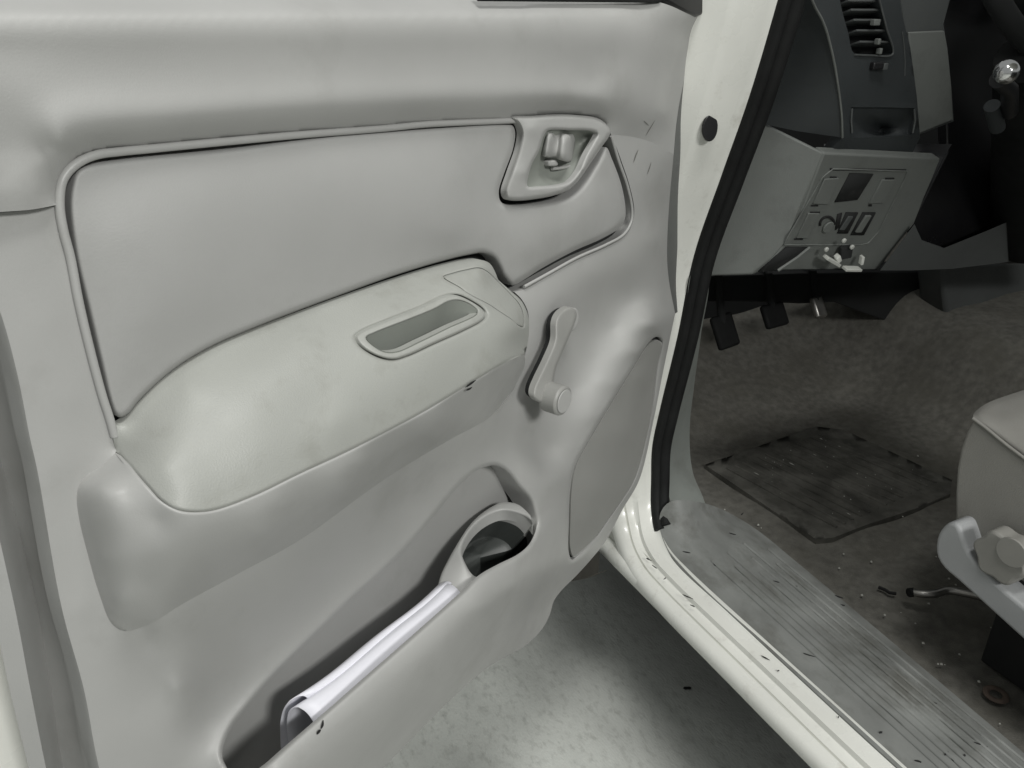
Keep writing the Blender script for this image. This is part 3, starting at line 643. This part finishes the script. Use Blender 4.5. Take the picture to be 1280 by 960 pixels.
# vent with its slats
vb = dense([(1044,-32,.885),(1050,0,.885),(1062,72,.885),(1122,72,.885),(1100,-32,.885)], 8, True, smooth=False)
vbo, _ = sheet('vent_backing', vb, 'core', dash, pos=aty, grid=10, skirt=0)
for sy in (-8, 4, 15.5, 28, 41, 55):
    t = (sy + 30) / 98.0
    xl = 1049 + (0 if sy < 0 else 19 * (sy / 67.0)); xr = 1098 + 17 * (max(sy, 0) / 67.0)
    a = aty(xl + 1.5, sy, .866); b = aty(xr - 1.5, sy, .868); c = (a + b) / 2; ax = b - a
    box('slat', c, (ax, np.cross(ax, (0, .3, 1)), (0, .3, 1)), (np.linalg.norm(ax)/2, .012, .0014), 'dashm', dash, .0006)
for i, (sx, sy) in enumerate([(1094, 28), (1097, 52), (1099, 64)]):
    box('slat_slider', aty(sx, sy, .848), ((1, 0, 0), (0, 1, 0), (0, 0, 1)), (.006 if i == 0 else .0025, .004, .004), 'dashl', dash, .0012)
ve = dense([(1093,-20,.85),(1099,0,.85),(1108,35,.85),(1115.5,68,.851),(1090,69.5,.849),(1068,68.5,.847)], 4)
tube('vent_frame', [aty(*p) for p in ve], .0014, 'dashm', dash, sides=6)
box('vent_wheel', aty(1096, 82, .849), ((1, .05, 0), (0, 1, 0), (0, 0, 1)), (.013, .006, .005), 'blackp', dash, .002)
box('vent_wheel_tab', aty(1105, 83, .846), ((1, .05, 0), (0, 1, 0), (0, 0, 1)), (.004, .004, .0045), 'dashm', dash, .001)
pl_ = dense([(1128,40,.856),(1131,70,.857),(1131,95,.858)], 5); tube('panel_line', [aty(*p) for p in pl_], .0009, 'dashm', dash, sides=5)
# small compartment
sheet('coin_tray', np.c_[comp[:, :2], comp[:, 2] + .006], 'dashd', dash, pos=aty, grid=6, skirt=0, ctrl=[(1100,150,.868),(1100,165,.905)])
for q in ([(1065,136),(1064,150),(1065,166)], [(1143,137),(1144,150),(1141,166)]):
    tube('tray_rim', [aty(x, y, .853) for x, y in q], .0016, 'dashm', dash, sides=6)
# ledge under it
loft('dash_ledge', [[aty(x, y, Y) for x, y, Y in r] for r in ([(1030,188,.86),(1090,192,.865),(1150,190,.87),(1180,196,.875)], [(1030,180,.90),(1090,182,.90),(1150,180,.90),(1190,180,.90)])], 'blackp', dash)
# lighter strip beside it
plate('dash_strip', [aty(x, y, .88) for x, y in [(1122,-30),(1196,-30),(1180,30),(1184,55),(1190,110),(1193,152),(1146,170),(1141,120),(1133,50)]], (0, -1, 0), .02, 'dashm', dash, .002)
plate('dash_strip_front', [aty(x, y, .876) for x, y in [(1136,40),(1181,38),(1185,60),(1190,110),(1192,150),(1147,168),(1143,120)]], (0, -1, 0), .004, 'dashl', dash, .002)
# lower panel with switches: a tilted plane
p1, p2, p3 = aty(1030, 191, .845), aty(1176, 198, .85), aty(985, 312, .90)
ln = np.cross(p2 - p1, p3 - p1); ln /= np.linalg.norm(ln)
if ln[1] > 0: ln = -ln
def lp(x, y, w=0.0): r = ray(x, y); return CAM + r * (((p1 - CAM) @ ln + w) / (r @ ln))
lo = [(1030,191),(1176,198),(1168,218),(1156,246),(1143,280),(1120,308),(1098,338),(965,338),(945,342),(968,320),(985,300),(1000,268)]
lower = plate('lower_panel', [lp(x, y) for x, y in lo], ln, .02, 'dashl', dash, .003)
plate('end_cover', [p for p in [aty(1029,191,.846), aty(1003,255,.873), aty(985,300,.895), aty(966,322,.905), aty(940,343,.915), aty(874,345,.96), aty(890,280,.96), aty(912,215,.955), aty(938,146,.95)]], (-1, -.4, .2), .012, 'dashl', dash, .003)
fr_ = [(1041,211),(1134,214),(1131,224),(1098,290),(1085,304),(1076,306),(980,306),(983,299),(1028,222)]
tube('panel_frame', [lp(x, y, .0008) for x, y in dense(W(fr_, 0), 4, True, smooth=False)[:, :2]], .0014, 'dashl', dash, sides=6, closed=True, up=ln)
plate('panel_slot', [lp(x, y, .0012) for x, y in [(1038,210.5),(1133,212),(1133,214.5),(1038,213)]], ln, .001, 'mark', dash, 0)
blank = [(1036,222),(1047,222),(1032,256),(1017,256)]
def quad(name, pts, w, th, m, bv=.001): return plate(name, [lp(x, y, w) for x, y in pts], ln, th, m, dash, bv)
quad('switch_blank', [(1031,224),(1049,223),(1036,256),(1017,255)], .0030, .004, 'dashl')
quad('switch_opening', [(1063,217),(1092,218),(1072,250),(1044,253)], .0022, .003, 'core', 0)
quad('switch_blank', [(1103,225),(1120,225),(1105,254),(1087,255)], .0030, .004, 'dashl')
quad('switch_blank', [(1011,267),(1025,267),(1010,298),(996,298)], .0030, .004, 'dashl')
quad('switch_opening', [(1058,266),(1073,266),(1060,292),(1047,292)], .0022, .003, 'core', 0)
quad('switch_opening', [(1079,266),(1095,266),(1080,294),(1064,294)], .0022, .003, 'core', 0)
quad('rocker_switch', [(1083,270),(1090,270),(1077,291),(1070,291)], .0050, .005, 'dashl')
quad('rocker_switch', [(1061,271),(1067,271),(1056,288),(1050,288)], .0040, .004, 'dashm')
for q in ([(1038,221),(1046,221),(1046,223),(1038,223)], [(1107,222.5),(1118,222.5),(1118,224.5),(1107,224.5)], [(1014,256.5),(1023,256.5),(1023,258),(1014,258)], [(1013,265),(1025,265),(1025,266.5),(1013,266.5)], [(1086,256),(1090,256),(1090,258),(1086,258)], [(993,298.5),(1004,298.5),(1004,300),(993,300)]):
    quad('gap', q, .0014, .001, 'mark', 0)
ring = [lp(1034 + 9 * math.cos(t), 280 + 9 * math.sin(t), .001) for t in np.linspace(math.pi * .95, math.pi * 2.0, 14)]
tube('dial_socket', ring, .0022, 'mark', dash, sides=6, up=ln)
disc('dial', lp(1034, 283, 0), ln, .010, .004, 'dashl', dash, seg=18)
quad('gap', [(1047,268),(1053,266),(1049,285),(1044,288)], .0014, .001, 'mark', 0)
# open fuse slot at the bottom edge and the bottom rail
plate('fuse_slot', [lp(x, y, .0016) for x, y in [(983,309),(1012,309),(975,338),(948,340)]], ln, .002, 'core', dash, 0)
tube('slot_rib', [lp(x, y, .002) for x, y in [(1012,309),(996,322),(972,338)]], .003, 'dashl', dash, sides=6)
loft('dash_bottom', [[aty(x, y, Y) for x, y, Y in r] for r in (
    [(1143,280,.88),(1152,300,.885),(1180,310,.885),(1230,290,.88),(1300,260,.87)], [(1100,338,.905),(1140,338,.905),(1190,336,.905),(1240,330,.90),(1300,322,.90)], [(1100,338,1.02),(1140,338,1.02),(1190,336,1.02),(1240,330,1.02),(1300,322,1.02)])], 'dashm', dash)
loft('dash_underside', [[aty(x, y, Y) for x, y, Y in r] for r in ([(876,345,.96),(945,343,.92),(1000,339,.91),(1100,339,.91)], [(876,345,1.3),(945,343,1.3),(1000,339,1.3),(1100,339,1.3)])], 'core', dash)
hz = [(866,345),(1185,338),(1185,406),(1150,408),(1110,402),(1075,390),(1045,378),(1000,380),(960,378),(915,377),(866,378)]
plate('footwell_shade_box', [aty(x, y, 1.30) for x, y in hz], (0, -1, 0), .10, 'core', dash, .004)  # added black slab, stands for the deep shade under the dash
plate('centre_console', [aty(x, y, 1.20) for x, y in [(1178,330),(1420,320),(1420,440),(1290,432),(1215,424),(1184,405)]], (0, -1, 0), .08, 'dashm', dash, .01)
# dark knee area behind the column
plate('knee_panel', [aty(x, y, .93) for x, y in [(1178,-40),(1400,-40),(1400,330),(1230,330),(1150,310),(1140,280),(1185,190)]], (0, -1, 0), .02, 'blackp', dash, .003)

# loose clip hanging under the switch panel
clip = thing('broken_clip', tuple(lp(1055, 332, .012)), 'small pale broken plastic clip hanging below the switch panel', 'clip')
box('clip_bar', lp(1040, 326, .020), (lp(1056, 335) - lp(1028, 318), ln, np.cross(lp(1056, 335) - lp(1028, 318), ln)), (.022, .006, .0028), 'spot', clip, .001)
box('clip_bar', lp(1065, 336, .020), (lp(1080, 337) - lp(1050, 336), ln, np.cross(lp(1080, 337) - lp(1050, 336), ln)), (.020, .006, .0025), 'spot', clip, .001)
box('clip_post', lp(1047, 323, .016), ((1, 0, .6), ln, (-.6, 0, 1)), (.005, .005, .006), 'spot', clip, .002)
box('clip_post', lp(1077, 325, .016), ((1, 0, 0), ln, (0, 0, 1)), (.003, .004, .007), 'spot', clip, .001)
box('clip_body', lp(1057, 315, .010), ((1, 0, 0), ln, (0, 0, 1)), (.013, .004, .010), 'core', clip, .002)
for x, y in [(1032, 311), (1054, 300), (1064, 308)]: disc('clip_pin', lp(x, y, .014), ln, .004, .004, 'spot', clip, seg=10)

# ================================================================== STEERING WHEEL, COLUMN, KEY KNOB
wc = aty(1318, -52, .87); wn = np.array([0, -.86, .5]); wn /= np.linalg.norm(wn); wa = np.cross(wn, Z); wa /= np.linalg.norm(wa); wb = np.cross(wn, wa)
ringp = [wc + wa * .178 * math.cos(t) + wb * .178 * math.sin(t) for t in np.linspace(0, 2 * math.pi, 72, endpoint=False)]
swT = tube('steering_wheel', ringp, .0165, 'core', truck, sides=14, closed=True, up=wn)
disc('wheel_hub', wc - wn * .05, wn, .085, .05, 'core', swT, seg=36, bevel=.015)
for t in (.15, math.pi - .15, math.pi * 1.5):
    q = wa * math.cos(t) + wb * math.sin(t)
    tube('wheel_spoke', [wc + q * .06 - wn * .03, wc + q * .12 - wn * .015, wc + q * .178], .014, 'core', swT, sides=10, up=wn)
ca_ = aty(1290, 70, .79); cb_ = aty(1290, 290, .90)
colT = tube('steering_column', [ca_ + (cb_ - ca_) * t for t in np.linspace(0, 1, 12)], .062, 'rubber', truck, sides=24, up=(1, 0, 0), rfun=lambda t: .8 + .35 * t)
tube('shroud_collar', [aty(1240, 132, .775), aty(1243, 145, .78), aty(1247, 160, .785)], .011, 'dashd', colT, sides=14, up=(1, 0, 0))
kc = aty(1258, 90, .70); V = []; Fc = []
for a in range(13):
    for b in range(24):
        p_, q_ = math.pi * a / 12, 2 * math.pi * b / 24; V.append(kc + .0155 * np.array([math.sin(p_) * math.cos(q_), math.sin(p_) * math.sin(q_), math.cos(p_)]))
for a in range(12):
    for b in range(24): Fc.append((a*24+b, a*24+(b+1) % 24, (a+1)*24+(b+1) % 24, (a+1)*24+b))
raw('stalk_knob', V, Fc, 'chrome', colT)['label'] = 'shiny chrome ball knob'
tube('stalk', [kc + np.array([.002, .01, -.01]), aty(1262, 112, .73), aty(1262, 140, .77)], .011, 'blackp', colT, sides=12, up=(1, 0, 0))

# ================================================================== PEDALS
def pedal(px, py, Y, w, h, label, lean=0.0, m='rubber'):
    c = aty(px, py, Y)
    t = box('pedal', c, ((1, 0, lean), (0, 1, -.7), (0, .7, 1)), (w, .007, h), m, truck, .006); t['label'] = label
    tube('pedal_arm', [c + np.array([0, .01, .01]), c + np.array([lean * .05, .05, .12]), c + np.array([lean * .08, .10, .28])], .009, 'core', t, sides=8, up=(1, 0, 0))
pedal(906, 414, 1.25, .028, .038, 'dark clutch pedal nearest the door', .12)
pedal(968, 394, 1.25, .032, .028, 'worn brake pedal, middle of the three pedals', .05, 'rubber')
pedal(1023, 384, 1.25, .017, .026, 'pale scuffed accelerator pedal, farthest from the door', .0, 'steel')

# ================================================================== FLOOR MAT
mt = thing('floor_mat', tuple(atz(1040, 600, .300)), 'worn black rubber floor mat with pale grooves lying on the carpet', 'floor mat')
mp = [(881,581,.302),(1020,533,.302),(1054,537,.302),(1190,600,.302),(1188,617,.302),(1150,634,.302),(1086,655,.302),(1042,672,.302),(1020,674,.302),(960,634,.302),(910,600,.302)]
ml = dense(mp, 5, True, smooth=False)
ms, mw = sheet('mat_base', ml, 'mat', mt, pos=atz, grid=8, skirt=.022, skirt_dir=(0, 0, -1))
c00, c10, c11, c01 = [np.array(q, float) for q in ((900, 585), (1024, 540), (1180, 603), (1045, 664))]
for i in range(13):
    f = (i + .5) / 13; a = c00 + (c10 - c00) * f; b = c01 + (c11 - c01) * f
    tube('mat_rib', [atz(*(a + (b - a) * t), .3026) for t in np.linspace(.03, .97, 14)], .0028, 'mat', ms, sides=6, up=(0, 0, 1))
db = bpy.data.meshes.new('debris'); V = []; Fc = []
for i in range(105):
    if i < 40:
        f = (int(rng.integers(0, 13)) + .98) / 13; t = rng.random(); c = c00 + (c10-c00)*f; c = c + (c01 + (c11-c01)*f - c) * t; z = .3036; s = rng.uniform(.0006, .0018)
        p = atz(c[0], c[1], z); e = (rng.uniform(2, 9) if rng.random() < .35 else 1)
        dirv = atz(*(c01), z) - atz(*c00, z); dirv /= np.linalg.norm(dirv)
    else:
        c = (rng.uniform(880, 1270), rng.uniform(540, 950)); p = atz(c[0], c[1], .2985); e = 1; s = rng.uniform(.0008, .003); dirv = np.array([1., 0, 0])
        if p[0] < .93: continue
    sd = np.cross(Z, dirv); b0 = len(V)
    V += [p + dirv * s * e, p + sd * s, p - dirv * s * e, p - sd * s, p + Z * s]; Fc += [(b0, b0+1, b0+4), (b0+1, b0+2, b0+4), (b0+2, b0+3, b0+4), (b0+3, b0, b0+4)]
d = raw('floor_debris', V, Fc, 'debris', None, smooth=False); d['kind'] = 'stuff'; tag(d, 'pale crumbs and grit scattered over mat and carpet', 'debris')

# ================================================================== SEAT
seat = None
def side(name, prof, X0, X1, material, round_=.012):
    """profile seen from the door, given as (x, y) sight lines met at the plane X0, built across to X1"""
    P = np.array([atx(x, y, X0) for x, y in prof]); n = len(P)
    Q = P.copy(); Q[:, 0] = X1
    V = np.concatenate([P, Q]); Fc = [tuple(range(n)), tuple(range(2*n-1, n-1, -1))] + [(i, (i+1) % n, n+(i+1) % n, n+i) for i in range(n)]
    o = raw(name, V, Fc, material, seat or truck, sharp=60)
    md = o.modifiers.new('bevel', 'BEVEL'); md.width = round_; md.segments = 4; md.limit_method = 'ANGLE'; md.angle_limit = math.radians(50)
    return o
seamp = [(1216,523),(1231,534),(1258,556),(1290,580),(1400,664),(1500,741)]
seat = side('seat', [tuple(p[:2]) for p in dense(W([(1216,524),(1207,541),(1200,561),(1195.5,585),(1193.5,615),(1193.5,650),(1210,680),(1260,725),(1330,790),(1500,940)] + [(x, y + 1.5) for x, y in seamp[::-1][:-1]], 0), 14, True, smooth=False)], .985, 1.44, 'seat', .006)
def seamz(x, y): return atx(x, y, .985)[2] + .001
zt = seamz(1231, 534) + .006
tl = dense([(x, y, seamz(x, y)) for x, y in seamp[::-1]] + [(1217,517,zt-.003),(1232,505,zt),(1260,494,zt),(1300,482,zt),(1360,470,zt),(1700,600,zt),(1700,900,zt)], 8, True)
sheet('cushion_top', tl, 'seat', seat, pos=atz, grid=14, skirt=.004, skirt_dir=(0, 0, -1), roll=[(tl, True, 8, .003)], ctrl=W([(1270,520)], zt+.006) + W([(1350,560),(1450,600)], zt+.012))
tube('cushion_piping', [atx(x, y, .9845) for x, y, _ in dense(W(seamp, 0), 5)], .0022, 'seat', seat, sides=8, up=(1, 0, 0))
side('valance', [tuple(p[:2]) for p in dense(W([(1195,654),(1187,653),(1179,658),(1172,668),(1169,682),(1171,697),(1180,711),(1196,725),(1280,801),(1500,1000),(1500,958),(1288,766),(1243,727),(1219,703),(1208,686),(1202,668)], 0), 9, True)], .950, .998, 'seatp', .012)
kn = disc('recliner_knob', atx(1266, 690, .975), (-1, 0, 0), .034, .030, 'knob', seat, seg=48, bevel=.004, lobes=6, lobe=.08)
disc('knob_cap', atx(1266, 690, .944), (-1, 0, 0), .020, .004, 'knob', seat, seg=24)
plate('knob_shadow_plate', [atx(x, y, .9835) for x, y in [(1246,720),(1262,742),(1285,752),(1290,735),(1262,715)]], (-1, 0, 0), .002, 'core', seat, 0)  # black plate painted as the shadow below the knob
plate('rail', [(1.05, .50, .40), (1.09, .50, .40), (1.09, -.4, .40), (1.05, -.4, .40)], (0, 0, 1), .10, 'core', seat, .004)
lever = [(1140,740,.33),(1152,742,.334),(1168,742,.337),(1184,738,.34),(1205,741,.345),(1240,750,.36),(1270,762,.38)]
tube('slide_lever', [atz(*p) for p in dense(lever, 3)], .007, 'steel', seat, sides=10, up=(0, 0, 1))
tip = [(1136,741,.33),(1142,740,.33)]
tube('lever_tip', [atz(*p) for p in tip], .0075, 'rubber', seat, sides=10, up=(0, 0, 1))

# ================================================================== SMALL LOOSE THINGS
wcen = atz(1245, 868, .300); wr = [wcen + np.array([.013 * math.cos(t), .013 * math.sin(t), 0]) for t in np.linspace(0, 2*math.pi, 24, endpoint=False)]
tag(tube('washer', wr, .0045, 'rust', None, sides=8, closed=True, up=(0, 0, 1), flat=.6), 'small rusty washer on the carpet beside the scuff plate', 'washer')
tw = [atz(x, y, .302) for x, y in [(1098,734),(1106,737),(1112,741),(1120,742)]]
tag(tube('twig', tw, .0028, 'mark', None, sides=6, up=(0, 0, 1)), 'short black twig on the carpet left of the seat lever', 'twig')
lf = atz(859, 861, .001)
tag(plate('dry_leaf', [lf + np.array(q) * .6 for q in [(.014,-.004,.002),(.010,.002,.004),(.002,.004,.005),(-.006,.009,.004),(-.012,.006,.002),(-.010,-.002,.004),(-.002,-.005,.005),(.006,-.008,.003)]], (0, 0, 1), .001, 'mark', None, 0), 'tiny dark leaf on the shaded ground beside the sill', 'leaf')
